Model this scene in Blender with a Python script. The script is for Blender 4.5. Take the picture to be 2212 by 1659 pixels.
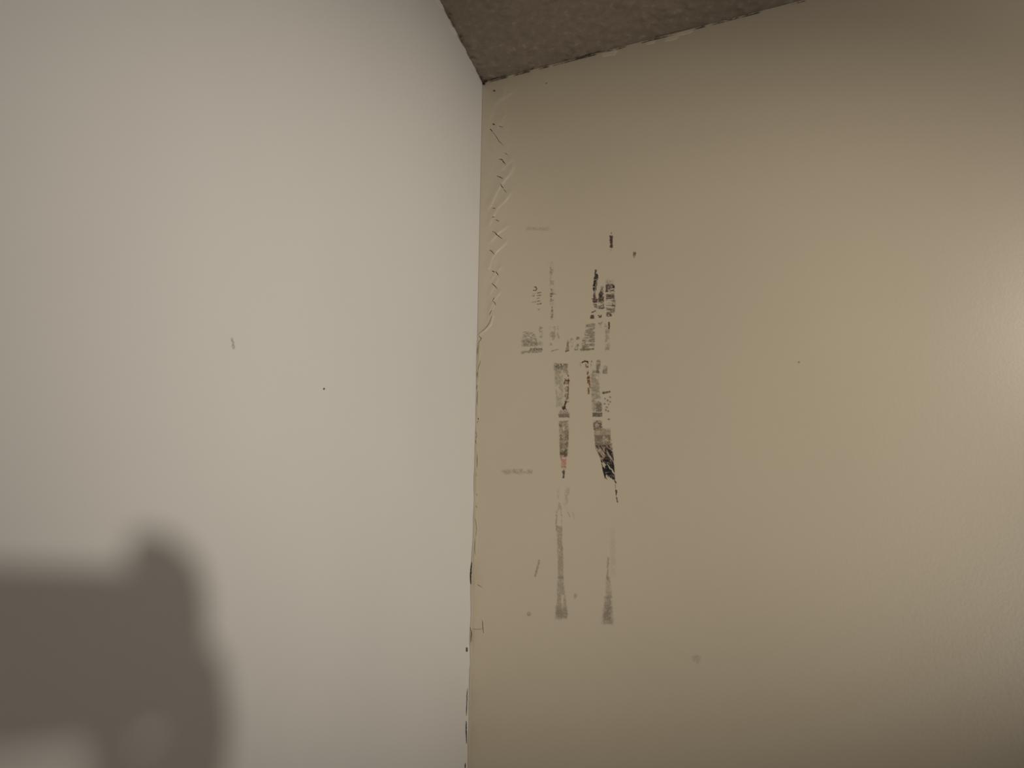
import bpy, bmesh, math, random
import numpy as np
from mathutils import Matrix, Vector

for o in list(bpy.data.objects):
    bpy.data.objects.remove(o, do_unlink=True)
SC = bpy.context.scene
COL = SC.collection

# ------------------------------------------------------------------ camera
H = 2.6                                   # ceiling height
DS = 1.6                                  # distance camera - upper corner
F = 1661.0                                # focal length in pixels of the 2212 px frame
R = np.array([[0.9442533238, 0.1195819596, 0.3067341118],
              [0.3292110602, -0.3497497423, -0.8770947472],
              [0.0023954679, 0.9291798925, -0.3696200604]])      # camera axes in the room
CAM = np.array([0.35757618, -0.87980529, -0.88773979]) / 1.3 * DS + np.array([0, 0, H])

cd = bpy.data.cameras.new('camera')
cam = bpy.data.objects.new('camera', cd)
COL.objects.link(cam)
M = Matrix.Identity(4)
for i in range(3):
    for j in range(3):
        M[i][j] = R[i][j]
    M[i][3] = CAM[i]
cam.matrix_world = M
cd.sensor_width = 36.0
cd.lens = F / 2212.0 * 36.0
cd.clip_start = 0.001
cd.clip_end = 50
SC.camera = cam

# ------------------------------------------------------------------ world, lamps, exposure
W = bpy.data.worlds.new('world')
SC.world = W
W.use_nodes = True
W.node_tree.nodes['Background'].inputs[0].default_value = (0.02, 0.018, 0.016, 1)
W.node_tree.nodes['Background'].inputs[1].default_value = 1.0

SC.view_settings.view_transform = 'Standard'
SC.view_settings.look = 'None'
SC.view_settings.exposure = 0.0
SC.view_settings.gamma = 1.0
SC.view_settings.use_curve_mapping = False


def room_light(kind, loc, energy, color, radius, aim=None, size=None, blend=1.0, roll=0.0):
    l = bpy.data.lights.new('lamp_light', kind)
    l.energy = energy
    l.color = color
    l.shadow_soft_size = radius
    if kind == 'SPOT':
        l.spot_size = math.radians(size)
        l.spot_blend = blend
    o = bpy.data.objects.new('lamp_light', l)
    COL.objects.link(o)
    o.location = loc
    if aim is not None:
        q = (Vector(aim) - Vector(loc)).to_track_quat('-Z', 'Y')
        o.rotation_euler = (q.to_matrix() @ Matrix.Rotation(math.radians(roll), 3, 'Z')).to_euler()
    return o


# reflector lamp behind the camera on the right: it throws the hand's shadow
room_light('SPOT', (1.66, -1.82, H - 1.20), 106.0, (1.0, 0.915, 0.78), 0.034,
           aim=(0.12, -0.02, H - 0.645), size=35, blend=1.0, roll=12).scale = (1.42, 1, 1)
# small lamp high on the right: it gives the sheen at the right edge
room_light('POINT', (1.16, -0.74, H - 0.36), 6.6, (1.0, 0.915, 0.83), 0.09)


# ------------------------------------------------------------------ helpers
def ray(px, py):
    return R @ np.array([(px - 1106.0) / F, -(py - 829.5) / F, -1.0])


PLANE = {'left': (0, 0.0), 'right': (1, 0.0), 'ceiling': (2, H)}
NORM = {'left': np.array([1.0, 0, 0]), 'right': np.array([0, -1.0, 0]), 'ceiling': np.array([0, 0, -1.0])}


def on(plane, px, py, lift=0.0):
    """point of the given wall that the photograph shows at (px, py)"""
    ax, v = PLANE[plane]
    d = ray(px, py)
    t = (v - CAM[ax]) / d[ax]
    return CAM + t * d + NORM[plane] * lift


def on_many(plane, P, lift):
    ax, v = PLANE[plane]
    d = np.stack([(P[:, 0] - 1106.0) / F, -(P[:, 1] - 829.5) / F, -np.ones(len(P))], 1) @ R.T
    t = (v - CAM[ax]) / d[:, ax]
    return CAM + t[:, None] * d + np.asarray(lift).reshape(-1, 1) * NORM[plane]


def new_obj(name, me, mat, parent=None):
    o = bpy.data.objects.new(name, me)
    COL.objects.link(o)
    if mat:
        me.materials.append(mat)
    if parent:
        o.parent = parent
        o.matrix_parent_inverse = parent.matrix_world.inverted()
    return o


def tag(o, label, cat, group=None, kind=None):
    o['label'] = label
    o['category'] = cat
    if group:
        o['group'] = group
    if kind:
        o['kind'] = kind
    return o


def hash2(i, j, s):
    v = np.sin(i * 127.1 + j * 311.7 + s * 74.7) * 43758.5453
    return v - np.floor(v)


def noise(X, Y, sx, sy, seed=0):
    x = X / sx
    y = Y / sy
    i = np.floor(x)
    j = np.floor(y)
    u = x - i
    v = y - j
    u = u * u * (3 - 2 * u)
    v = v * v * (3 - 2 * v)
    return (hash2(i, j, seed) * (1 - u) * (1 - v) + hash2(i + 1, j, seed) * u * (1 - v)
            + hash2(i, j + 1, seed) * (1 - u) * v + hash2(i + 1, j + 1, seed) * u * v)


def smooth(a, b, x):
    t = np.clip((x - a) / (b - a), 0, 1)
    return t * t * (3 - 2 * t)


def lin(c):
    c = np.asarray(c, float) / 255.0
    return np.where(c <= 0.04045, c / 12.92, ((c + 0.055) / 1.055) ** 2.4)


# ------------------------------------------------------------------ materials
def base_mat(name, rough, spec=0.5):
    m = bpy.data.materials.new(name)
    m.use_nodes = True
    nt = m.node_tree
    p = nt.nodes['Principled BSDF']
    p.inputs['Roughness'].default_value = rough
    p.inputs['Specular IOR Level'].default_value = spec
    return m, nt, p


def noise_node(nt, scale, detail=3.0, rough=0.5):
    tc = nt.nodes.get('TC') or nt.nodes.new('ShaderNodeTexCoord')
    tc.name = 'TC'
    n = nt.nodes.new('ShaderNodeTexNoise')
    n.inputs['Scale'].default_value = scale
    n.inputs['Detail'].default_value = detail
    n.inputs['Roughness'].default_value = rough
    nt.links.new(tc.outputs['Object'], n.inputs['Vector'])
    return n


def ramp(nt, src, stops):
    r = nt.nodes.new('ShaderNodeValToRGB')
    e = r.color_ramp.elements
    while len(e) < len(stops):
        e.new(0.5)
    for k, (pos, c) in enumerate(stops):
        e[k].position = pos
        e[k].color = (*c, 1)
    nt.links.new(src, r.inputs[0])
    return r


def wall_paint(name, c, rough, spec, bump=0.05, peel=260):
    m, nt, p = base_mat(name, rough, spec)
    n = noise_node(nt, 2.2, 4)
    a = tuple(x * 0.975 for x in c)
    b = tuple(min(1, x * 1.025) for x in c)
    r = ramp(nt, n.outputs['Fac'], [(0.35, a), (0.65, b)])
    nt.links.new(r.outputs[0], p.inputs['Base Color'])
    n2 = noise_node(nt, peel, 2)
    n3 = noise_node(nt, peel * 0.22, 2)
    add = nt.nodes.new('ShaderNodeMath')
    add.operation = 'MULTIPLY_ADD'
    nt.links.new(n3.outputs['Fac'], add.inputs[0])
    add.inputs[1].default_value = 0.9
    nt.links.new(n2.outputs['Fac'], add.inputs[2])
    bp = nt.nodes.new('ShaderNodeBump')
    bp.inputs['Strength'].default_value = bump
    bp.inputs['Distance'].default_value = 0.002
    nt.links.new(add.outputs[0], bp.inputs['Height'])
    nt.links.new(bp.outputs[0], p.inputs['Normal'])
    return m


def plain_paint(name, c, rough=0.6, spec=0.3):
    m, nt, p = base_mat(name, rough, spec)
    n = noise_node(nt, 60, 3)
    r = ramp(nt, n.outputs['Fac'], [(0.3, tuple(x * 0.9 for x in c)), (0.7, tuple(min(1, x * 1.08) for x in c))])
    nt.links.new(r.outputs[0], p.inputs['Base Color'])
    return m


def ink_mat():
    m, nt, p = base_mat('dried_ink', 0.7, 0.2)
    at = nt.nodes.new('ShaderNodeAttribute')
    at.attribute_name = 'ink'
    nt.links.new(at.outputs['Color'], p.inputs['Base Color'])
    nt.links.new(at.outputs['Alpha'], p.inputs['Alpha'])
    return m


LEFT_C = (0.76, 0.755, 0.745)
RIGHT_C = (0.525, 0.465, 0.362)
M_LEFT = wall_paint('white_wall_paint', LEFT_C, 0.62, 0.35, 0.05)
M_RIGHT = wall_paint('beige_satin_paint', RIGHT_C, 0.39, 1.0, 0.055)
M_PATCH = wall_paint('touch_up_paint', tuple(x * 1.12 for x in RIGHT_C), 0.5, 0.4, 0.05)
M_PATCHL = wall_paint('touch_up_paint_white', (0.82, 0.815, 0.80), 0.5, 0.4, 0.05)
M_CRACK = plain_paint('crack_shade', (0.045, 0.032, 0.022), 0.9, 0.1)  # dark ribbon colour stands in for the shade inside open cracks
M_CRACK2 = plain_paint('crack_shade_faint', (0.16, 0.125, 0.085), 0.9, 0.1)  # paler brown, painted shade of the fainter cracks and creases
M_INK = ink_mat()

# textured plaster ceiling
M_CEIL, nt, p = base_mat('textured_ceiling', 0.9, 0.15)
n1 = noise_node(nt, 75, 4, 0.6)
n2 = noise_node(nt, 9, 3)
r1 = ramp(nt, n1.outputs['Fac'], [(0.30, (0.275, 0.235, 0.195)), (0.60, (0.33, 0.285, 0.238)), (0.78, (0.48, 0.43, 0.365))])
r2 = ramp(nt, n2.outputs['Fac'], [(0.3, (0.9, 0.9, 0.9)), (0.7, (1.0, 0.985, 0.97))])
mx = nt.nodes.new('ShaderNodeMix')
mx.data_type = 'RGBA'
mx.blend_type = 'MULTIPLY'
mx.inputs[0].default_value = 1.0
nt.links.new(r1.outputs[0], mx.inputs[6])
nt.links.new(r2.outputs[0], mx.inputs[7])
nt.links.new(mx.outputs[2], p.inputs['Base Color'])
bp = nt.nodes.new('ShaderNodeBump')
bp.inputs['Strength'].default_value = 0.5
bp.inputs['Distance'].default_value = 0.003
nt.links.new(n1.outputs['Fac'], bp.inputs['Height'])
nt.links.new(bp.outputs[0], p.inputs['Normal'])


# ------------------------------------------------------------------ room shell
def slab(name, lo, hi, mat):
    bm = bmesh.new()
    bmesh.ops.create_cube(bm, size=1.0)
    for v in bm.verts:
        for k in range(3):
            v.co[k] = lo[k] if v.co[k] < 0 else hi[k]
    me = bpy.data.meshes.new(name)
    bm.to_mesh(me)
    bm.free()
    o = new_obj(name, me, mat)
    o['kind'] = 'structure'
    return o


RX, RY, T = 2.9, 3.1, 0.1
WL = slab('wall_left', (-T, -RY - T, 0), (0, 0, H), M_LEFT)
WR = slab('wall_right', (-T, 0, 0), (RX + T, T, H), M_RIGHT)
slab('wall_side', (RX, -RY - T, 0), (RX + T, 0, H), M_RIGHT)
slab('wall_back', (0, -RY - T, 0), (RX, -RY, H), M_RIGHT)
M_FLOOR = plain_paint('floor_vinyl', (0.16, 0.11, 0.075), 0.5, 0.4)
slab('floor', (-T, -RY - T, -T), (RX + T, T, 0), M_FLOOR)
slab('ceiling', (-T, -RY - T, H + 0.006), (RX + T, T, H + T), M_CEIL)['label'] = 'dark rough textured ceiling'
CE = bpy.data.objects['ceiling']


# rough relief of the ceiling near the corner: lumps of plaster
def grid_mesh(name, V, ni, nj, mat, parent=None, smooth_it=True):
    idx = np.arange(ni * nj).reshape(ni, nj)
    Fc = np.stack([idx[:-1, :-1], idx[1:, :-1], idx[1:, 1:], idx[:-1, 1:]], -1).reshape(-1, 4)
    me = bpy.data.meshes.new(name)
    me.from_pydata(V.tolist(), [], Fc.tolist())
    me.update()
    if smooth_it:
        me.shade_smooth()
    return new_obj(name, me, mat, parent)


xs = np.concatenate([np.arange(0.0, 1.3, 0.0042), np.arange(1.3, RX + .01, 0.011)])
ys = np.concatenate([np.arange(-RY, -0.9, 0.011), np.arange(-0.9, 0.0042, 0.0042)])
X, Y = np.meshgrid(xs, ys, indexing='ij')
hh = (noise(X, Y, .016, .016, 1) * .6 + noise(X, Y, .007, .007, 2) * .5 + noise(X, Y, .05, .05, 3) * .7)
lump = smooth(1.05, 1.35, hh) * .0022 + hh * .0012
Z = H + 0.0015 - lump
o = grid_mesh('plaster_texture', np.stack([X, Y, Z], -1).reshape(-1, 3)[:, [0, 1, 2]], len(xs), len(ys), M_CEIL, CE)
o.data.flip_normals()


# ------------------------------------------------------------------ ribbons (cracks), tapered
def polyline(pts, step=2.0, jit=0.0, seed=0):
    rng = random.Random(seed)
    out = []
    for a, b in zip(pts[:-1], pts[1:]):
        L = math.hypot(b[0] - a[0], b[1] - a[1])
        n = max(1, int(L / step))
        for k in range(n):
            t = k / n
            out.append((a[0] + (b[0] - a[0]) * t + rng.uniform(-jit, jit), a[1] + (b[1] - a[1]) * t + rng.uniform(-jit, jit) * .5))
    out.append(pts[-1])
    return out


def ribbon_bm(bm, plane, pts, w, lift=0.0006, jit=0.4, seed=0, taper=True):
    """a crack of width w (pixels of the photo) along pts, laid on the wall in place of the shaded gap"""
    rng = random.Random(seed)
    P = polyline(pts, 2.0, jit, seed)
    rows = []
    n = len(P)
    for k, (x, y) in enumerate(P):
        a = P[max(0, k - 1)]
        b = P[min(n - 1, k + 1)]
        dx, dy = b[0] - a[0], b[1] - a[1]
        L = math.hypot(dx, dy) or 1
        nx, ny = -dy / L, dx / L
        t = k / max(1, n - 1)
        ww = w * ((0.25 + 0.75 * math.sin(math.pi * min(1, max(0, t * .9 + .05)))) if taper else 1) * rng.uniform(.7, 1.25)
        rows.append([bm.verts.new(on(plane, x + nx * s * ww / 2, y + ny * s * ww / 2, lift - (0.0002 if s == 0 else 0))) for s in (-1, 0, 1)])
    for a, b in zip(rows[:-1], rows[1:]):
        for k in range(2):
            bm.faces.new((a[k], a[k + 1], b[k + 1], b[k]))


def crack(name, plane, pts, w, mat, parent, lift=0.0006, jit=0.4, seed=0):
    bm = bmesh.new()
    ribbon_bm(bm, plane, pts, w, lift, jit, seed)
    me = bpy.data.meshes.new(name)
    bm.to_mesh(me)
    bm.free()
    return new_obj(name, me, mat, parent)


# ------------------------------------------------------------------ wrinkled caulk strip on the right wall beside the corner
def corner_x(y):
    return 1043 - 31.0 * (y - 178) / 1481.0


CREASES = [  # (points, width, dark?)
    ([(1064, 268), (1070, 271)], 3.2, 1), ([(1078, 273), (1087, 276)], 1.8, 0), ([(1059, 279), (1064, 285)], 2.8, 1),
    ([(1064, 285), (1073, 297), (1079, 307), (1089, 316)], 1.5, 0), ([(1091, 331), (1097, 335)], 2.0, 0),
    ([(1078, 344), (1084, 345), (1088, 350), (1093, 357)], 2.2, 1), ([(1073, 380), (1080, 383), (1088, 388)], 2.0, 1),
    ([(1082, 399), (1084, 403), (1088, 407)], 2.6, 1), ([(1088, 409), (1095, 417)], 1.5, 0),
    ([(1064, 450), (1071, 452)], 2.6, 0), ([(1064, 471), (1069, 469)], 2.2, 1), ([(1071, 475), (1079, 479)], 2.2, 0),
    ([(1064, 500), (1070, 503), (1074, 508), (1085, 516)], 2.2, 1), ([(1058, 540), (1063, 544), (1069, 551)], 2.0, 1),
    ([(1063, 585), (1069, 588)], 2.2, 1), ([(1071, 587), (1077, 595)], 2.2, 1),
    ([(1062, 612), (1066, 615), (1075, 624)], 1.9, 1), ([(1068, 643), (1065, 650)], 1.8, 0), ([(1064, 651), (1069, 654), (1071, 660)], 1.8, 1),
    ([(1063, 670), (1058, 682)], 1.6, 0), ([(1063, 683), (1059, 695), (1053, 706), (1046, 713), (1038, 719), (1034, 724)], 1.5, 0),
    ([(1032, 724), (1040, 731), (1036, 737), (1033, 744)], 1.4, 1), ([(1034, 744), (1032, 756), (1031, 768)], 1.8, 0),
    ([(1037, 779), (1038, 784), (1034, 793), (1032, 800)], 1.2, 1), ([(1032, 803), (1031, 815)], 1.8, 0),
    ([(1031, 832), (1030, 842)], 1.4, 0), ([(1032, 845), (1031, 872), (1032, 876)], 1.3, 0),
    ([(1034, 903), (1033, 907)], 2.4, 1), ([(1033, 909), (1027, 918), (1025, 926), (1028, 932), (1030, 941)], 1.5, 1),
    ([(1030, 941), (1027, 949), (1028, 956), (1030, 960)], 1.3, 1), ([(1031, 980), (1031, 998), (1031, 1010)], 1.6, 0),
    ([(1029, 1022), (1030, 1030)], 1.0, 0), ([(1030, 1066), (1031, 1071)], 1.2, 0), ([(1029, 1092), (1030, 1098)], 1.4, 0),
    ([(1026, 1120), (1029, 1133), (1030, 1145), (1028, 1158)], 1.1, 0), ([(1026, 1165), (1025, 1190), (1028, 1200)], 1.0, 0),
    ([(1030, 1262), (1042, 1269)], 1.2, 0), ([(1042, 1340), (1043, 1352), (1045, 1368)], 1.5, 1),
    ([(1018, 1358), (1030, 1360), (1043, 1358)], 1.0, 0),
]
RIDGES = [  # bent folds of dried paint: (points, height mm, width px)
    [[(1096, 207), (1078, 216), (1068, 230), (1062, 250)], .9, 6], [[(1112, 342), (1098, 352), (1088, 364)], .8, 4],
    [[(1110, 362), (1103, 374), (1090, 390), (1080, 405), (1068, 428), (1060, 446)], 1.3, 3.6],
    [[(1102, 420), (1090, 437), (1076, 450), (1068, 465), (1060, 482)], 1.1, 3.2],
    [[(1092, 493), (1078, 503), (1062, 522)], 1.1, 3.2], [[(1092, 526), (1073, 544), (1063, 560), (1058, 578)], 1.1, 3.4],
    [[(1082, 579), (1072, 590), (1063, 604)], .9, 2.6], [[(1076, 604), (1066, 620), (1060, 634)], .8, 2.6],
    [[(1080, 633), (1067, 650), (1060, 668)], .9, 2.8], [[(1070, 656), (1058, 684)], .8, 2.6],
    [[(1066, 682), (1060, 702), (1048, 714), (1036, 724)], 1.1, 2.8], [[(1085, 262), (1072, 280), (1092, 322)], .6, 5],
    [[(1072, 300), (1070, 330), (1060, 372)], .5, 5],
    [[(1036, 737), (1038, 752), (1036, 768), (1037, 782), (1035, 800), (1036, 812), (1033, 830), (1034, 850), (1034, 875), (1033, 890), (1035, 904)], .75, 2.2],
    [[(1030, 925), (1032, 940), (1030, 955), (1032, 975), (1032, 1005), (1030, 1030), (1031, 1065), (1030, 1098), (1029, 1120), (1031, 1145), (1028, 1200)], .45, 2.0],
    [[(1026, 1205), (1024, 1240), (1028, 1262)], .35, 3.2], [[(1044, 1338), (1046, 1368)], .5, 2.0],
]


def seg_dist(X, Y, pts):
    """signed distance (right side positive) and distance to a polyline"""
    D = np.full(X.shape, 1e9)
    S = np.zeros(X.shape)
    for (ax, ay), (bx, by) in zip(pts[:-1], pts[1:]):
        dx, dy = bx - ax, by - ay
        L2 = dx * dx + dy * dy
        t = np.clip(((X - ax) * dx + (Y - ay) * dy) / L2, 0, 1)
        qx, qy = X - ax - t * dx, Y - ay - t * dy
        d = np.hypot(qx, qy)
        s = np.sign(dx * (Y - ay) - dy * (X - ax))
        m = d < D
        D = np.where(m, d, D)
        S = np.where(m, s, S)
    return D, S * D


def caulk_height(X, Y):
    c = corner_x(Y)
    edge = 1096 - smooth(430, 720, Y) * 58 + 4 * np.sin(Y / 21.0)
    edge = np.maximum(edge, c + 8)
    h = (0.0011 - .0009 * smooth(640, 740, Y)) * (1 - smooth(edge - 10, edge + 4, X))
    for pts, hm, w in RIDGES:
        D, SD = seg_dist(X, Y, pts)
        # steep flank on the right of the fold, long one on the left
        s = SD
        h = h + hm * 0.0015 * np.where(s < 0, np.exp(-(D / (w * .62)) ** 2), np.exp(-(D / (w * 2.6)) ** 2))
    for pts, w, dk in CREASES:
        D, _ = seg_dist(X, Y, pts)
        h = h - (0.0005 if dk else .0003) * np.exp(-(D / (w * 1.5)) ** 2)
    h = h + .00018 * noise(X, Y, 9, 14, 5)
    return np.maximum(h, 0) * (1 - smooth(1105, 1116, X)) + 0.00002


ny_ = 1480
yy = np.linspace(184, 1659, ny_)
uu = np.concatenate([np.linspace(0, 60, 60), np.linspace(61.5, 78, 10)])
Yg, Ug = np.meshgrid(yy, uu, indexing='ij')
Xg = corner_x(Yg) + Ug
hg = caulk_height(Xg, Yg)
hg[:, -1] = -0.0002                       # the far edge dips into the wall
V = on_many('right', np.stack([Xg, Yg], -1).reshape(-1, 2), hg.reshape(-1))
V[:, 0] = np.maximum(V[:, 0], 0.0001)
CK = grid_mesh('caulk_strip', V, len(yy), len(uu), M_RIGHT, WR)
CK['label'] = 'wrinkled painted caulk beside the corner'


def caulk_lift(x, y):
    return float(caulk_height(np.array([float(x)]), np.array([float(y)]))[0]) + 0.00022


for k, (pts, w, dk) in enumerate(CREASES):
    bm = bmesh.new()
    rng = random.Random(k)
    P = polyline(pts, 1.5, .35, k)
    rows = []
    for q, (x, y) in enumerate(P):
        a, b = P[max(0, q - 1)], P[min(len(P) - 1, q + 1)]
        L = math.hypot(b[0] - a[0], b[1] - a[1]) or 1
        nx, ny = -(b[1] - a[1]) / L, (b[0] - a[0]) / L
        t = q / max(1, len(P) - 1)
        ww = w * .72 * (.15 + .85 * math.sin(math.pi * (t * .9 + .05))) * rng.uniform(.7, 1.25)
        rows.append([bm.verts.new(on('right', x + nx * s * ww / 2, y + ny * s * ww / 2, caulk_lift(x, y))) for s in (-1, 1)])
    for a, b in zip(rows[:-1], rows[1:]):
        bm.faces.new((a[0], a[1], b[1], b[0]))
    me = bpy.data.meshes.new('crack')
    bm.to_mesh(me)
    bm.free()
    new_obj('crack', me, M_CRACK if dk else M_CRACK2, WR)

# cracks that run on the white side of the corner
for k, (pts, w, m) in enumerate([
        ([(1018, 1214), (1016.5, 1228), (1015.5, 1245), (1016, 1262)], 2.3, M_CRACK),
        ([(1015, 1355), (1017, 1368), (1016, 1388)], 1.3, M_CRACK2),
        ([(1008.5, 1487), (1007.5, 1515), (1006.5, 1546)], 1.2, M_CRACK), ([(1006, 1557), (1006, 1580), (1007, 1606)], 1.6, M_CRACK),
        ([(1004, 1648), (1004, 1660)], 1.8, M_CRACK2), ([(1007.5, 1398), (1007.5, 1408)], 3.6, M_CRACK2)]):
    crack('crack', 'left', pts, w, m, WL, 0.0010, .35, 50 + k)

# bead of caulk filling the corner: wavering edge on the white wall
bm = bmesh.new()
rows = []
for y in np.arange(182, 1662, 3.0):
    c = corner_x(y)
    wob = noise(np.array([0.0]), np.array([y]), 1, 40, 9)[0]
    wl = 0.6 + 1.6 * wob + 3.2 * math.exp(-((y - 1250) / 60) ** 2) + 2.6 * math.exp(-((y - 1385) / 30) ** 2) + (1.2 if y > 1440 else 0)
    if y < 730:
        wl = 1.0
    a = on('left', c - wl, y, 0.0004)
    b = on('right', c + 2.5, y, 0.0002)
    mid = (a + b) / 2 * .62
    mid[2] = (a[2] + b[2]) / 2
    mid[0] = 0.0005
    mid[1] = -0.0006
    rows.append([bm.verts.new(v) for v in (a, mid, b)])
for a, b in zip(rows[:-1], rows[1:]):
    for k in range(2):
        bm.faces.new((a[k], b[k], b[k + 1], a[k + 1]))
me = bpy.data.meshes.new('trim_1')
bm.to_mesh(me)
bm.free()
o = new_obj('trim_1', me, M_RIGHT)
o['kind'] = 'structure'
o['label'] = 'thin uneven bead of beige caulk running down the corner'


# ------------------------------------------------------------------ marks: dried ink and dirt, laid out as dabs
class Ink:
    """a patch of dabs on one wall; cells where no ink lies are left out of the mesh"""

    def __init__(s, plane, x0, y0, x1, y1, step=0.8):
        s.plane, s.step = plane, step
        s.x, s.y = np.arange(x0, x1, step), np.arange(y0, y1, step)
        s.X, s.Y = np.meshgrid(s.x, s.y, indexing='ij')
        s.rgb = np.zeros(s.X.shape + (3,))
        s.a = np.zeros(s.X.shape)
        s.n = 0
        s.gain = 0.86

    def put(s, mask, c, a):
        m = np.clip(mask * a, 0, 1)
        tot = m + s.a * (1 - m)
        w = np.where(tot > 1e-4, m / np.maximum(tot, 1e-4), 0)[..., None]
        s.rgb = s.rgb * (1 - w) + lin(c) * w
        s.a = tot
        s.n += 1

    def box(s, x0, y0, x1, y1, c, a, soft=1.2, grain=None, thr=.45, seed=None, fade=None, tilt=0.0, rag=1.0):
        """x edges may be (top, bottom) pairs; grain=(sx, sy) breaks it into specks or streaks"""
        sd = s.n * 3.3 if seed is None else seed
        Yn = s.Y + tilt * (s.X - (np.mean(x0) + np.mean(x1)) / 2)
        t = np.clip((Yn - y0) / max(1e-6, y1 - y0), 0, 1)
        xa = x0[0] + (x0[1] - x0[0]) * t if isinstance(x0, tuple) else x0
        xb = x1[0] + (x1[1] - x1[0]) * t if isinstance(x1, tuple) else x1
        rg = rag * (noise(s.X, s.Y, 3, 3, sd + 1) - .5) * 2
        m = (smooth(-soft, soft, s.X - xa + rg) * smooth(-soft, soft, xb - s.X + rg)
             * smooth(-soft, soft, Yn - y0 + rg) * smooth(-soft, soft, y1 - Yn + rg))
        if grain:
            g = noise(s.X, Yn, grain[0], grain[1], sd) * .7 + noise(s.X, Yn, grain[0] * .5, grain[1] * .5, sd + 7) * .3
            m = m * smooth(thr - .1, thr + .12, g)
        if fade:
            m = m * (fade[0] + (fade[1] - fade[0]) * t)
        s.put(m, c, a)

    def line(s, pts, w, c, a, grain=None, thr=.4):
        D, _ = seg_dist(s.X, s.Y, pts)
        m = 1 - smooth(w * .35, w * .75, D + (noise(s.X, s.Y, 2.5, 2.5, s.n) - .5) * w * .5)
        if grain:
            m = m * smooth(thr - .1, thr + .12, noise(s.X, s.Y, grain[0], grain[1], s.n + 40))
        s.put(m, c, a)

    def dot(s, x, y, rx, ry, c, a):
        d = np.hypot((s.X - x) / rx, (s.Y - y) / ry) + (noise(s.X, s.Y, 3, 3, s.n) - .5) * .6
        s.put(1 - smooth(.45, 1.15, d), c, a)

    def hatch(s, poly_l, poly_r, y0, y1, ang, period, c, a, thr=.45):
        """brush strokes at an angle inside a slanted band"""
        t = np.clip((s.Y - y0) / (y1 - y0), 0, 1)
        xa = np.interp(s.Y, [q[1] for q in poly_l], [q[0] for q in poly_l])
        xb = np.interp(s.Y, [q[1] for q in poly_r], [q[0] for q in poly_r])
        ca, sa = math.cos(ang), math.sin(ang)
        U = s.X * ca + s.Y * sa
        Vv = -s.X * sa + s.Y * ca
        g = noise(U, Vv, period * 5, period, s.n + 11) * .75 + noise(U, Vv, period * 2, period * .5, s.n + 17) * .25
        m = (smooth(thr - .06, thr + .06, g) * smooth(-1, 1, s.X - xa) * smooth(-1, 1, xb - s.X)
             * smooth(-1, 1, s.Y - y0) * smooth(-1, 1, y1 - s.Y))
        s.put(m, c, a)

    def build(s, name, parent=None, lift=0.0003, lo=0.02):
        g = noise(s.X, s.Y, 1.7, 1.5, 61) * .6 + noise(s.X, s.Y, 4.2, 3.2, 62) * .4
        thin = smooth(.15, .75, s.a)                       # thin washes break up more than heavy ink
        s.a = s.a * ((1 - thin) * (.35 + 1.0 * smooth(.25, .75, g)) + thin * (.55 + .5 * smooth(.22, .5, g))) * s.gain
        keep = s.a > lo
        ni, nj = s.X.shape
        cell = keep[:-1, :-1] | keep[1:, :-1] | keep[:-1, 1:] | keep[1:, 1:]
        idx = np.arange(ni * nj).reshape(ni, nj)
        Fc = np.stack([idx[:-1, :-1], idx[1:, :-1], idx[1:, 1:], idx[:-1, 1:]], -1)[cell]
        used = np.unique(Fc)
        remap = np.full(ni * nj, -1)
        remap[used] = np.arange(len(used))
        P = np.stack([s.X, s.Y], -1).reshape(-1, 2)[used]
        V = on_many(s.plane, P, np.full(len(P), lift))
        me = bpy.data.meshes.new(name)
        me.from_pydata(V.tolist(), [], remap[Fc].tolist())
        at = me.color_attributes.new('ink', 'FLOAT_COLOR', 'POINT')
        data = np.concatenate([s.rgb.reshape(-1, 3)[used], s.a.reshape(-1)[used][:, None]], 1)
        at.data.foreach_set('color', data.astype(np.float32).ravel())
        me.update()
        return new_obj(name, me, M_INK, parent)


BLK, PUR, GRN, BRN, RED, PNK = (34, 32, 36), (78, 60, 60), (128, 124, 104), (108, 86, 66), (122, 62, 38), (204, 122, 110)

# lone tick at the top
k = Ink('right', 1308, 496, 1332, 546)
k.box(1317.5, 509, 1323.5, 535, PUR, .9, .8, (4, 3), .18, rag=.8)
k.dot(1321, 504, 1.5, 2.5, PUR, .4)
k.dot(1320, 540, 3, 3, BRN, .12)
tag(k.build('ink_mark'), 'short dark vertical tick, the topmost mark on the beige wall', 'ink mark')

# round spot to the right
k = Ink('right', 1358, 536, 1386, 566)
k.dot(1371.5, 547, 4, 4.5, BRN, .65)
k.dot(1370, 553, 3.6, 5, BRN, .4)
tag(k.build('dirt_spot'), 'small brown spot right of the dark tick on the beige wall', 'spot')

# black clustered stamp: three ragged columns
k = Ink('right', 1270, 572, 1334, 694)
k.box((1285, 1283), 583, (1291, 1293), 603, BLK, .85, .9, (3.5, 3), .30)
k.box((1284, 1280), 602, (1291, 1287.5), 628, BLK, .92, .9, (4, 4), .22)
k.box((1282, 1281), 626, (1287, 1285.5), 648, PUR, .9, .7, (4, 4), .2)
k.box(1279.5, 645, 1290.5, 654, PUR, .85, .8, (4, 3), .28)
k.line([(1290, 602), (1287, 618), (1285, 634), (1288, 646)], 1.8, (150, 136, 112), .8)
k.box((1299, 1291), 618, (1304, 1305), 650, PUR, .85, 1.2, (4, 4), .32, fade=(.4, 1))
k.dot(1297, 638, 5, 9, BLK, .6)
k.box(1293, 648, 1305, 668, PUR, .6, 1, (5, 3), .42)
k.box(1309, 604, 1326, 620, (108, 92, 86), .45, 3, (5, 5), .3, fade=(.2, 1))
k.box(1309, 615, 1327, 631, PUR, .75, 1, (5, 3), .34)
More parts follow.
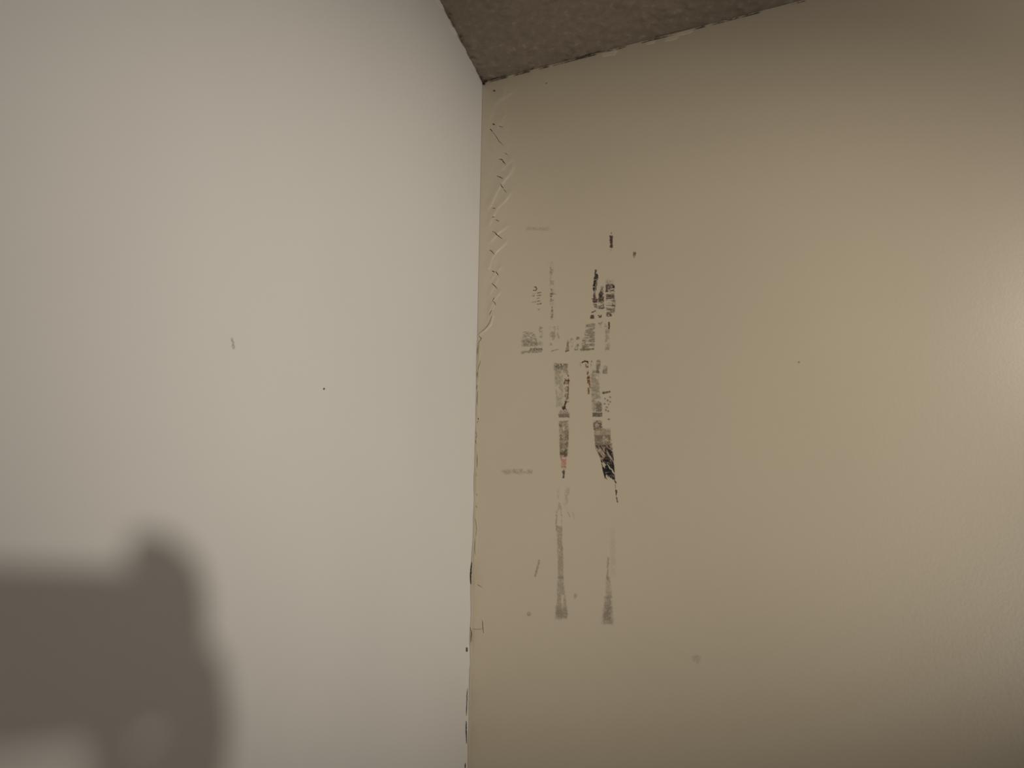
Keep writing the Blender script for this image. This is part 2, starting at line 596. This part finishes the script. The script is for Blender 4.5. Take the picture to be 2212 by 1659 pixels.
k.line([(1309, 629), (1326, 630)], 3, PUR, .8, (4, 3))
k.dot(1320.5, 619, 3, 3.5, (170, 150, 130), .7)
k.dot(1326, 620, 2.5, 5, BLK, .75)
k.box(1309, 632, 1327, 650, PUR, .65, 1, (9, 2.6), .42)
k.line([(1312, 640), (1327, 640)], 2.6, BLK, .7, (5, 3))
k.box(1322, 648, 1330, 662, (100, 86, 78), .4, 2, (6, 3), .35)
k.box(1310, 655, 1328, 676, PUR, .48, 1, (9, 3), .48)
k.box(1310, 677, 1321, 684, PUR, .8, 1, (4, 3), .34)
k.box(1281, 656, 1290, 666, PUR, .6, 1, (3.4, 3), .42)
k.line([(1279, 675), (1286, 672)], 2.6, PUR, .6)
k.line([(1297, 667), (1307, 665)], 2, PUR, .5, (3, 3))
k.box(1275.5, 681, 1283, 688, PUR, .85, 1, (4, 3), .3)
k.box(1291.5, 681, 1299, 687, PUR, .75, 1, (4, 3), .34)
tag(k.build('ink_smear'), 'ragged black ink smear of three broken columns below the lone tick', 'ink smear')

# faint dotted marks on the left
k = Ink('right', 1180, 560, 1204, 694)
for y, r, a in ((579, 3, .35), (583, 2, .2), (588, 2, .4), (607, 3, .16), (626, 2.6, .5), (629, 1.6, .3), (635, 3.4, .45), (640, 2, .6),
                (646, 2.5, .6), (650, 2, .35), (664, 2, .65), (671, 2.4, .65), (680, 2.2, .6), (685, 2.6, .75)):
    k.dot(1190.5 + (2 if y > 660 else (y % 3) - 1), y, r, 2.3, (72, 64, 50), a * .8)
k.box(1188, 565, 1196, 690, GRN, .22, 2, (4, 4), .5)
k.line([(1190, 635), (1200, 635)], 2, (72, 64, 50), .35)
tag(k.build('ink_mark'), 'faint vertical row of dots between the left dashes and the black smear', 'ink mark')

k = Ink('right', 1142, 612, 1180, 678)
k.line([(1154, 620), (1158, 620), (1159.5, 624), (1157, 628), (1153, 627)], 1.8, (58, 50, 38), .75)
for y, x0, x1, a in ((633, 1161, 1169, .5), (635, 1151, 1157, .3), (639, 1160, 1168, .45), (640, 1151, 1154, .35), (645, 1161, 1165, .35),
                     (651, 1162, 1167, .55), (653, 1150, 1158, .2), (657, 1161, 1169, .5), (669, 1163, 1169, .5)):
    k.line([(x0, y), (x1, y - 1.2)], 2, (76, 66, 50), a, (4, 3), .25)
tag(k.build('ink_mark'), 'small curl over a few faint dashes, leftmost of the upper marks', 'ink mark')

# middle band: grey speckled prints
k = Ink('right', 1118, 698, 1180, 768)
k.box((1130, 1127), 716, (1144, 1146), 748, GRN, .34, 2, (4, 3), .38)
k.box((1146, 1142), 718, (1155, 1163), 748, GRN, .34, 2, (4, 3), .38)
k.box(1127, 733, 1160, 748, GRN, .28, 2, (5, 3), .3)
k.box(1165, 706, 1172, 730, GRN, .28, 1.5, (4, 3), .4)
k.box(1160, 738, 1173, 746, GRN, .25, 2)
k.box((1146, 1144), 752, 1172, 757, (92, 84, 64), .5, 1.2, (8, 3), .3, tilt=.05)
k.box(1126, 757, 1171, 763, (100, 94, 72), .38, 1.2, (8, 4), .3, tilt=.07)
tag(k.build('ink_smudge'), 'grey speckled smudge with an underline, leftmost in the middle row of marks', 'smudge')

k = Ink('right', 1182, 698, 1214, 764)
k.box(1188, 705, 1200, 746, GRN, .26, 2, (5, 6), .42)
k.box(1204, 704, 1209, 738, GRN, .26, 1.5, (4, 5), .44)
k.line([(1191, 759), (1199, 756), (1206, 755)], 2, GRN, .4)
tag(k.build('ink_smudge'), 'very faint grey smudge second from the left in the middle row of marks', 'smudge')

k = Ink('right', 1216, 692, 1292, 768)
k.box((1226, 1222), 733, (1229, 1229), 758, (96, 90, 68), .45, 1, (3, 5), .38)
k.line([(1223, 759), (1228, 757)], 3, (76, 68, 50), .5)
k.box(1232, 730, 1238, 750, GRN, .28, 1, (3, 4), .42)
k.box((1246, 1241), 728, (1252, 1249), 757, (104, 98, 76), .5, 1, (5, 3), .36)
k.box((1267, 1255), 700, (1286, 1284), 757, (112, 107, 84), .40, 1.5, (11, 2.4), .34, tilt=.12)
k.box((1260, 1252), 726, (1270, 1262), 756, (106, 100, 78), .35, 1.5, (6, 2.4), .4, tilt=.12)
k.line([(1254, 756), (1282, 754)], 2.5, (104, 98, 76), .4)
tag(k.build('ink_smudge'), 'grey hatched smudge under the black smear, widest in the middle row of marks', 'smudge')

k = Ink('right', 1292, 690, 1324, 764)
k.box(1314, 696, 1317.4, 711, (66, 54, 40), .85, .7, (4, 4), .15, rag=.5)
k.box((1308, 1307), 712, (1316, 1317), 756, GRN, .32, 1.5, (6, 4), .26)
k.box(1306, 699, 1312, 712, GRN, .3, 1.5, (4, 3), .4)
k.box(1292, 695, 1301, 700, GRN, .35, 1.2, (4, 3), .35)
k.box(1294, 698, 1299, 708, GRN, .22, 1.2, (4, 3), .4)
tag(k.build('ink_smudge'), 'narrow grey smudge with a dark tick on top, rightmost in the middle row', 'smudge')

# left coloured strip
k = Ink('right', 1190, 778, 1238, 1040)
k.box(1197, 785, 1226, 798, (104, 98, 78), .5, 1.2, (5, 4), .3)
for x, y in ((1206, 789), (1212, 787), (1213, 790), (1202, 791), (1221, 788)):
    k.dot(x, y, 1.6, 1.6, (50, 44, 36), .75)
k.box((1197, 1202), 790, (1216, 1217), 880, (122, 120, 100), .36, 2, (9, 9), .28, fade=(1, .6))
k.box(1216, 792, 1226, 806, (176, 158, 132), .4, 1.5)
k.box((1219, 1220), 800, (1228, 1229), 872, (128, 90, 60), .45, 1, (4, 4), .45)
k.line([(1219, 830), (1221, 822), (1229, 822.5)], 2.6, (96, 46, 34), .8)
k.line([(1227, 806), (1228, 820), (1227.5, 850), (1224, 868), (1221, 880)], 2.2, (104, 68, 40), .75, (3, 4))
k.line([(1223, 868), (1219, 878)], 3, (70, 32, 28), .9)
k.dot(1218, 882, 4, 4.5, (52, 24, 24), .9)
k.line([(1220, 880), (1224, 886)], 2.2, (62, 30, 28), .8)
k.box((1210, 1207), 886, (1226, 1230), 894, (140, 112, 98), .4, 1.5, (4, 4), .35)
k.box(1207, 894, 1230, 902, (106, 82, 72), .6, 1, (7, 4), .22)
k.box((1207, 1210), 909, (1230, 1227), 986, (124, 104, 78), .42, 1.5, (6, 11), .26)
k.box(1208, 910, 1214, 922, (104, 86, 62), .5, 1.2, (4, 4), .4)
k.box((1210, 1209), 940, (1216, 1214), 980, (104, 90, 66), .38, 1.2, (3, 7), .4)
k.box((1222, 1220), 930, (1228, 1226), 973, (90, 74, 54), .5, 1.2, (3, 8), .36)
k.box(1210, 973, 1225, 987, (88, 68, 50), .72, 1.2, (4, 4), .34)
k.box((1211, 1212), 986, (1224, 1222), 1010, PNK, .55, 1.2, (4, 5), .3)
k.box((1212, 1215), 1006, (1223, 1221), 1018, (176, 110, 96), .5, 1.2, (3, 6), .36)
k.box((1215, 1216), 1017, (1221, 1219), 1033, (44, 48, 46), .8, 1, (4, 4), .15)
k.gain = .78
tag(k.build('residue_strip'), 'narrow coloured residue strip with a pink lower end tapering to a point', 'residue')

# right coloured strip, black at the foot
k = Ink('right', 1248, 772, 1340, 1092)
k.line([(1257, 783), (1263, 780.5), (1270, 781), (1270, 784)], 2.4, (34, 28, 24), .9, (4, 3), .2)
k.dot(1254, 788, 2, 5, (120, 108, 84), .3)
k.line([(1268, 786), (1269, 800), (1271, 815), (1272, 828)], 4.4, (116, 64, 38), .8, (3.4, 4), .3)
k.line([(1272, 822), (1274, 832), (1276, 838)], 4, (128, 80, 38), .7, (4, 5), .3)
k.line([(1271, 838), (1272, 850)], 3.4, (112, 74, 48), .7, (4, 4), .3)
k.line([(1278, 780), (1277, 792)], 2.2, (112, 102, 80), .5, (3, 3))
k.box((1289, 1288), 778, (1298, 1295), 806, (104, 96, 78), .5, 2, (6, 6), .28)
k.box(1280, 800, 1294, 806, (104, 96, 78), .45, 2)
k.box((1304, 1302), 790, (1312, 1312), 807, (98, 88, 70), .55, 2, (6, 5), .22, fade=(.4, 1))
k.box((1276, 1280), 808, (1292, 1300), 890, (126, 122, 104), .34, 3, (10, 12), .26)
k.box(1288, 870, 1300, 889, (112, 102, 86), .5, 1.5, (6, 5), .28)
k.line([(1302, 848), (1307, 848), (1317, 846)], 3.6, (100, 82, 66), .65, (5, 4), .2)
k.dot(1304, 850, 2, 2, (62, 44, 40), .6)
for x, y in ((1318, 858), (1313, 865), (1306, 872), (1315, 874), (1311, 880), (1318, 868), (1309, 886), (1314, 888), (1307, 861), (1315, 906)):
    k.dot(x, y, 2.6, 2.6, (108, 90, 68), .5)
k.box(1280, 892, 1301, 900, (86, 76, 72), .66, 1, (8, 5), .12)
k.line([(1285, 928), (1283, 917), (1290, 911), (1298, 917), (1292, 926), (1300, 921)], 4, (104, 82, 72), .62, (5, 4), .25)
k.box(1282, 908, 1300, 930, (116, 96, 82), .4, 1.5, (5, 4), .36)
k.box((1283, 1286), 926, (1318, 1322), 968, (140, 122, 106), .4, 2, (9, 9), .2)
k.box((1284, 1288), 940, (1302, 1308), 966, (116, 104, 93), .55, 2, (9, 8), .16)
k.box((1304, 1308), 940, (1320, 1323), 972, (118, 96, 72), .5, 1.5, (4, 7), .38)
k.box((1285, 1300), 965, (1322, 1327), 998, (150, 118, 110), .55, 1.5, (5, 6), .26)
LB = [(1283, 950), (1288, 970), (1295, 985), (1300, 1000), (1304, 1020), (1308, 1038)]
RB = [(1322, 960), (1325, 985), (1327, 1010), (1329, 1038)]
k.hatch(LB, RB, 962, 996, math.radians(58), 3.2, (40, 32, 32), .85, .56)
k.hatch([(1306, 960), (1308, 1000), (1310, 1010)], RB, 968, 1012, math.radians(60), 2.9, BLK, .92, .50)
k.hatch([(1297, 990), (1299, 1000), (1303, 1020), (1307, 1034)], RB, 992, 1036, math.radians(62), 3.2, (24, 24, 30), .92, .48)
k.hatch([(1299, 1000), (1304, 1020), (1308, 1034)], [(1312, 1000), (1318, 1020), (1322, 1038)], 1000, 1037, math.radians(66), 3.4, (20, 24, 32), .95, .43)
k.line([(1328, 1038), (1331, 1043)], 2.2, (34, 32, 34), .8)
k.line([(1329, 1046), (1330, 1056)], 1.4, (110, 92, 74), .4)
k.line([(1331, 1060), (1331.5, 1064)], 3.2, (66, 56, 40), .8)
k.line([(1331, 1066), (1332, 1074), (1334, 1085)], 2.3, (66, 56, 40), .7, (3, 4), .25)
tag(k.build('residue_strip'), 'wider residue strip ending in a black brushed foot and thin tail', 'residue')

# lower faint drips
STN = (114, 100, 78)
k = Ink('right', 1192, 1046, 1246, 1348)
k.gain = .52
k.box(1204, 1057, 1209, 1076, STN, .22, 1.8, (4, 6), .32)
k.box((1221, 1219), 1053, (1231, 1226), 1092, STN, .24, 2.2, (5, 7), .34)
k.box(1206, 1085, 1212, 1100, STN, .34, 2, (4, 5), .3)
k.line([(1208, 1094), (1203, 1106), (1202, 1122), (1202, 1146)], 2.6, (96, 84, 62), .38, (4, 6), .2)
k.line([(1212, 1100), (1213, 1120), (1213, 1146)], 2.6, (96, 84, 62), .3, (4, 6), .25)
k.box((1202, 1205), 1136, (1214, 1215), 1182, STN, .44, 2, (8, 12), .15)
k.box((1204, 1206), 1180, (1216, 1217), 1250, STN, .44, 2, (8, 12), .12)
k.box((1205, 1203), 1245, (1217, 1221), 1284, STN, .4, 2.2, (8, 12), .12)
k.box((1204, 1200), 1284, (1212, 1215), 1335, STN, .46, 2.2, (8, 12), .12)
k.box((1218, 1215), 1284, (1222, 1226), 1335, STN, .38, 2.2, (8, 12), .12)
k.box(1200, 1312, 1226, 1338, (108, 90, 76), .34, 3, rag=2)
k.line([(1226, 1105), (1231, 1117)], 2.4, STN, .3)
k.line([(1237, 1105), (1241, 1121)], 3, STN, .22)
tag(k.build('drip_stain'), 'long faint brown drip stain below the pink-tipped strip, left one', 'stain')

k = Ink('right', 1294, 1130, 1340, 1358)
k.gain = .60
k.box(1318, 1140, 1330, 1245, STN, .09, 4)
k.line([(1314, 1205), (1313, 1225), (1312, 1250)], 4.2, STN, .36, (6, 9), .12)
k.box((1310, 1308), 1246, (1318, 1322), 1292, STN, .3, 3)
k.box((1307, 1301), 1288, (1321, 1325), 1348, (106, 84, 78), .42, 4, rag=2)
k.dot(1313, 1325, 9, 22, (104, 82, 78), .25)
tag(k.build('drip_stain'), 'faint purple-brown drip stain below the black-footed strip, right one', 'stain')


def small_mark(name, plane, pts, w, c, a, label, cat='mark', blob=None):
    xs_ = [q[0] for q in pts]
    ys_ = [q[1] for q in pts]
    q = Ink(plane, min(xs_) - 14, min(ys_) - 14, max(xs_) + 14, max(ys_) + 14)
    q.gain = .75 if a < .5 else .9
    if w < 0:
        q.box(min(xs_), min(ys_) + w, max(xs_), max(ys_) - w, c, a, 3.5, (14, 6), .3, rag=2)
    elif blob:
        q.dot(pts[0][0], pts[0][1], blob[0], blob[1], c, a)
    else:
        q.line(pts, w, c, a)
    return tag(q.build(name), label, cat)


small_mark('scuff_mark', 'right', [(1165, 1211), (1162, 1224), (1156, 1243)], 4.0, STN, .32, 'short faint slanted scuff left of the left drip stain', 'scuff')
small_mark('dirt_spot', 'right', [(1143, 1326)], 0, STN, .34, 'faint round spot near the foot of the left drip stain, on its left', 'spot', (5.5, 5.5))
small_mark('dirt_spot', 'right', [(1243, 1287)], 0, STN, .24, 'very faint spot between the two drip stains', 'spot', (5, 7))
small_mark('dirt_spot', 'right', [(1505, 1423)], 0, (110, 92, 76), .16, 'soft dark spot low on the beige wall, far right of the drips', 'spot', (11, 10))
small_mark('dirt_spot', 'right', [(1726, 782)], 0, STN, .5, 'tiny speck alone in the middle of the beige wall', 'spot', (2.4, 2.6))
small_mark('dirt_spot', 'right', [(1180, 180)], 0, (70, 55, 42), .6, 'tiny dark speck on the beige wall just under the ceiling', 'spot', (2.2, 2))
small_mark('dirt_spot', 'right', [(1068.5, 197.5)], 0, (30, 20, 12), .95, 'tiny black speck below the corner point under the ceiling', 'spot', (2.4, 1.8)).location.y -= 0.0022
small_mark('scuff_mark', 'right', [(1138, 496), (1160, 494), (1187, 493)], -1.5, (104, 96, 70), .17, 'faint horizontal smear above the left dotted marks', 'scuff')
small_mark('scuff_mark', 'right', [(1086, 1016), (1118, 1020), (1150, 1022)], -1.5, (112, 104, 64), .26, 'faint yellowish horizontal smear left of the pink-tipped strip', 'scuff')
small_mark('scuff_mark', 'left', [(501, 733), (503, 741), (503.5, 752)], 5, (88, 82, 66), .34, 'short faint grey scuff in the middle of the white wall', 'scuff')
small_mark('dirt_spot', 'left', [(700, 840)], 0, (58, 48, 36), .75, 'tiny dark speck on the white wall right of the scuff', 'spot', (2.6, 2.6))

# ------------------------------------------------------------------ dirt and paint along the ceiling joint
SEAM_R = [(1043, 178), (1735, 0)]
SEAM_L = [(1043, 178), (950, 0)]
k = Ink('ceiling', 940, -14, 1760, 186)
D, _ = seg_dist(k.X, k.Y, SEAM_R)
D2, _ = seg_dist(k.X, k.Y, SEAM_L)
nz = noise(k.X, k.Y, 16, 9, 21) * .6 + noise(k.X, k.Y, 6, 5, 22) * .4
near = np.clip(1 - (k.X - 1043) / 420, .0, 1)
k.put((1 - smooth(1.0, 3.0 + 4 * near, D + (nz - .5) * 9)) * smooth(.38, .6, noise(k.X, k.Y, 17, 30, 23)), (52, 38, 26), .75)
k.put((1 - smooth(1.0, 6.0, D2 + (nz - .5) * 10)) * smooth(.36, .58, noise(k.X, k.Y, 30, 13, 24)), (56, 42, 30), .75)
k.put(smooth(.72, .8, nz) * (1 - smooth(4, 16, np.minimum(D, D2))) * near, (36, 26, 18), .6)
k.dot(1049, 171, 5, 4, (22, 16, 12), .9)
k.dot(1091, 163, 7, 3, (28, 20, 14), .8)
o = k.build('grime', CE, lift=0.0042)
o['kind'] = 'stuff'
o['label'] = 'dark grime flecks along the joint with the walls'
k = Ink('right', 1040, -10, 1750, 196)
D, _ = seg_dist(k.X, k.Y, SEAM_R)
nz = noise(k.X, k.Y, 13, 8, 31) * .6 + noise(k.X, k.Y, 5, 4, 32) * .4
k.put((1 - smooth(.6, 2.2, D + (nz - .5) * 5)) * smooth(.5, .7, noise(k.X, k.Y, 26, 40, 33)), (58, 44, 30), .5)
k.dot(1046, 183, 4.5, 3, (12, 8, 4), .98)
for x, y, s_ in ((1120, 155, 6), (1180, 141, 4), (1222, 130, 6), (1262, 118, 6), (1150, 150, 4)):
    k.dot(x, y, s_, 2.6, (40, 28, 18), .55)
o = k.build('grime', WR, lift=0.0030)
o['kind'] = 'stuff'

# pale dabs of fresher paint along the top of both walls
for plane, x0, y0, x1, y1, tl, mat, par in (('right', 1298, 108, 1333, 122, .2, M_PATCH, WR), ('right', 1393, 88, 1417, 96, .24, M_PATCH, WR),
                                            ('right', 1434, 76, 1468, 88, .24, M_PATCH, WR), ('right', 1460, 66, 1496, 76, .25, M_PATCH, WR),
                                            ('left', 973, 52, 982, 76, 0, M_PATCHL, WL), ('left', 944, -4, 954, 18, 0, M_PATCHL, WL)):
    bm = bmesh.new()
    cx, cy = (x0 + x1) / 2, (y0 + y1) / 2
    rng = random.Random(int(x0))
    ring = []
    for q in range(26):
        a = q / 26 * 2 * math.pi
        rr = rng.uniform(.85, 1.1)
        ca, sa = math.cos(a), math.sin(a)
        ex = math.copysign(abs(ca) ** .6, ca) * (x1 - x0) / 2 * rr
        ey = math.copysign(abs(sa) ** .6, sa) * (y1 - y0) / 2 * rr
        if plane == 'left':
            ex += ey * .5
        ring.append((cx + ex, cy + ey - tl * ex))
    outer = [bm.verts.new(on(plane, x, y, 0.0001)) for x, y in ring]
    inner = [bm.verts.new(on(plane, cx + (x - cx) * .8, cy + (y - cy) * .7, 0.0006)) for x, y in ring]
    for q in range(26):
        r_ = (q + 1) % 26
        bm.faces.new((outer[q], outer[r_], inner[r_], inner[q]))
    bm.faces.new(inner)
    bmesh.ops.recalc_face_normals(bm, faces=bm.faces)
    me = bpy.data.meshes.new('paint_dab')
    bm.to_mesh(me)
    bm.free()
    new_obj('paint_dab', me, mat, par)


# ------------------------------------------------------------------ the photographer's phone and hand (they cast the shadow on the white wall)
def cs(x, y, z):
    """millimetres right / up / back of the lens -> room"""
    return CAM + R @ (np.array([x, y, z]) / 1000.0)


def cam_box(name, lo, hi, mat, parent, bev=0.003, seg=4):
    bm = bmesh.new()
    bmesh.ops.create_cube(bm, size=1.0)
    for v in bm.verts:
        for q in range(3):
            v.co[q] = (lo[q] if v.co[q] < 0 else hi[q]) / 1000.0
    bmesh.ops.bevel(bm, geom=[e for e in bm.edges if abs(e.verts[0].co.z - e.verts[1].co.z) > 1e-5], offset=bev, segments=seg, affect='EDGES', profile=.5)
    for v in bm.verts:
        v.co = Vector(CAM + R @ np.array(v.co))
    bmesh.ops.recalc_face_normals(bm, faces=bm.faces)
    me = bpy.data.meshes.new(name)
    bm.to_mesh(me)
    bm.free()
    return new_obj(name, me, mat, parent)


M_PH = plain_paint('phone_case', (0.02, 0.02, 0.022), 0.5, 0.4)
M_GL = plain_paint('phone_glass', (0.008, 0.008, 0.01), 0.08, 0.6)
M_SKIN, nt, p = base_mat('skin', 0.5, 0.35)
n = noise_node(nt, 70, 3)
r = ramp(nt, n.outputs['Fac'], [(0.3, (0.50, 0.29, 0.20)), (0.7, (0.58, 0.35, 0.25))])
nt.links.new(r.outputs[0], p.inputs['Base Color'])
p.inputs['Subsurface Weight'].default_value = 0.08
M_SLV = plain_paint('dark_sleeve', (0.035, 0.04, 0.055), 0.95, 0.1)
M_NAIL = plain_paint('nail', (0.62, 0.42, 0.35), 0.35, 0.4)

ph = tag(bpy.data.objects.new('smartphone', None), 'black smartphone held sideways in the right hand, casting the shadow', 'phone')
COL.objects.link(ph)
ph.location = cs(70, -27, 8)
bpy.context.view_layer.update()
cam_box('body', (-16, -57, 4.0), (160, 18, 12.0), M_PH, ph, 0.009, 6)
cam_box('screen', (-13, -54, 12.0), (157, 15, 12.6), M_GL, ph, 0.007, 6)


def disc(name, cx, cy, z0, z1, r_, mat, parent, inner=0.0):
    bm = bmesh.new()
    N = 32
    vo = [[bm.verts.new(cs(cx + rr * math.cos(a * 2 * math.pi / N), cy + rr * math.sin(a * 2 * math.pi / N), z)) for a in range(N)]
          for rr, z in ((r_, z1), (r_, z0), (max(inner, .01), z0), (max(inner, .01), z1))]
    for a in range(N):
        b = (a + 1) % N
        for q in range(4):
            bm.faces.new((vo[q][a], vo[q][b], vo[(q + 1) % 4][b], vo[(q + 1) % 4][a]))
    bmesh.ops.recalc_face_normals(bm, faces=bm.faces)
    me = bpy.data.meshes.new(name)
    bm.to_mesh(me)
    bm.free()
    return new_obj(name, me, mat, parent)


disc('camera_lens', 0, 0, 1.0, 4.0, 7.0, M_GL, ph, 4.0)
disc('camera_lens', 0, -20, 1.0, 4.0, 7.0, M_GL, ph, 1.0)


def skinned(name, chains, mat, parent, voxel=0.0016, smooth_n=6):
    """chains: lists of (x, y, z, radius) in mm, each grown with a skin, then fused into one surface"""
    bm = bmesh.new()
    for ch in chains:
        me = bpy.data.meshes.new('chain')
        me.from_pydata([tuple(cs(x, y, z)) for x, y, z, _ in ch], [(i, i + 1) for i in range(len(ch) - 1)], [])
        o = bpy.data.objects.new('chain', me)
        COL.objects.link(o)
        o.modifiers.new('skin', 'SKIN')
        for i, q in enumerate(ch):
            me.skin_vertices[0].data[i].radius = (q[3] * 1.12 / 1000.0, q[3] * 1.12 / 1000.0)
            me.skin_vertices[0].data[i].use_root = (i == 0)
        s_ = o.modifiers.new('sub', 'SUBSURF')
        s_.levels = s_.render_levels = 2
        bpy.context.view_layer.update()
        m2 = bpy.data.meshes.new_from_object(o.evaluated_get(bpy.context.evaluated_depsgraph_get()))
        bm.from_mesh(m2)
        bpy.data.objects.remove(o, do_unlink=True)
        bpy.data.meshes.remove(m2)
    me = bpy.data.meshes.new(name)
    bm.to_mesh(me)
    bm.free()
    o = bpy.data.objects.new(name, me)
    COL.objects.link(o)
    rm = o.modifiers.new('fuse', 'REMESH')
    rm.mode = 'VOXEL'
    rm.voxel_size = voxel
    sm = o.modifiers.new('soft', 'SMOOTH')
    sm.iterations = smooth_n
    bpy.context.view_layer.update()
    m2 = bpy.data.meshes.new_from_object(o.evaluated_get(bpy.context.evaluated_depsgraph_get()))
    m2.name = name
    bpy.data.objects.remove(o, do_unlink=True)
    m2.materials.clear()
    m2.shade_smooth()
    return new_obj(name, m2, mat, parent)


per = tag(bpy.data.objects.new('person', None), 'person taking the photo, right hand and dark sleeve holding a phone sideways', 'person')
COL.objects.link(per)
per.location = cs(60, -300, 170)
bpy.context.view_layer.update()
wr = (163, -136, 60, 24)
hand = [[(104, -235, 118, 33), (136, -184, 88, 28), wr, (170, -104, 44, 20), (173, -80, 34, 15)],
        [wr, (160, -104, 44, 19), (162, -76, 33, 18), (166, -54, 27, 12)],
        [wr, (170, -112, 50, 22), (176, -84, 36, 17), (178, -58, 28, 14)],
        [wr, (178, -90, 38, 15), (178, -52, 24, 12), (177, -28, 19, 11), (177, -6, 14, 10.5), (171, 18, 9, 10.5), (154, 28, 7, 9.5), (134, 26, 5, 8.5)],
        [wr, (182, -92, 38, 14), (187, -58, 22, 12), (186, -40, 6, 10.5), (172, -30, -6, 9.5), (150, -25, -7, 9), (134, -23, -6, 8)],
        [wr, (184, -98, 40, 14), (190, -74, 22, 12), (187, -58, 4, 10), (170, -47, -6, 9), (148, -42, -6, 8.5), (133, -41, -5, 7.5)],
        [wr, (182, -106, 42, 13), (188, -88, 24, 11), (183, -74, 4, 9), (167, -62, -5, 8), (150, -57, -5, 7.5), (139, -55, -4, 7)],
        [wr, (158, -104, 48, 17), (148, -78, 36, 13), (136, -56, 26, 11), (122, -42, 23, 9.5), (110, -34, 22, 8)]]
skinned('arm', hand, M_SKIN, per)
skinned('sleeve', [[(116, -216, 108, 37), (92, -254, 130, 41), (40, -330, 180, 46), (0, -400, 230, 52)]], M_SLV, per, 0.003)
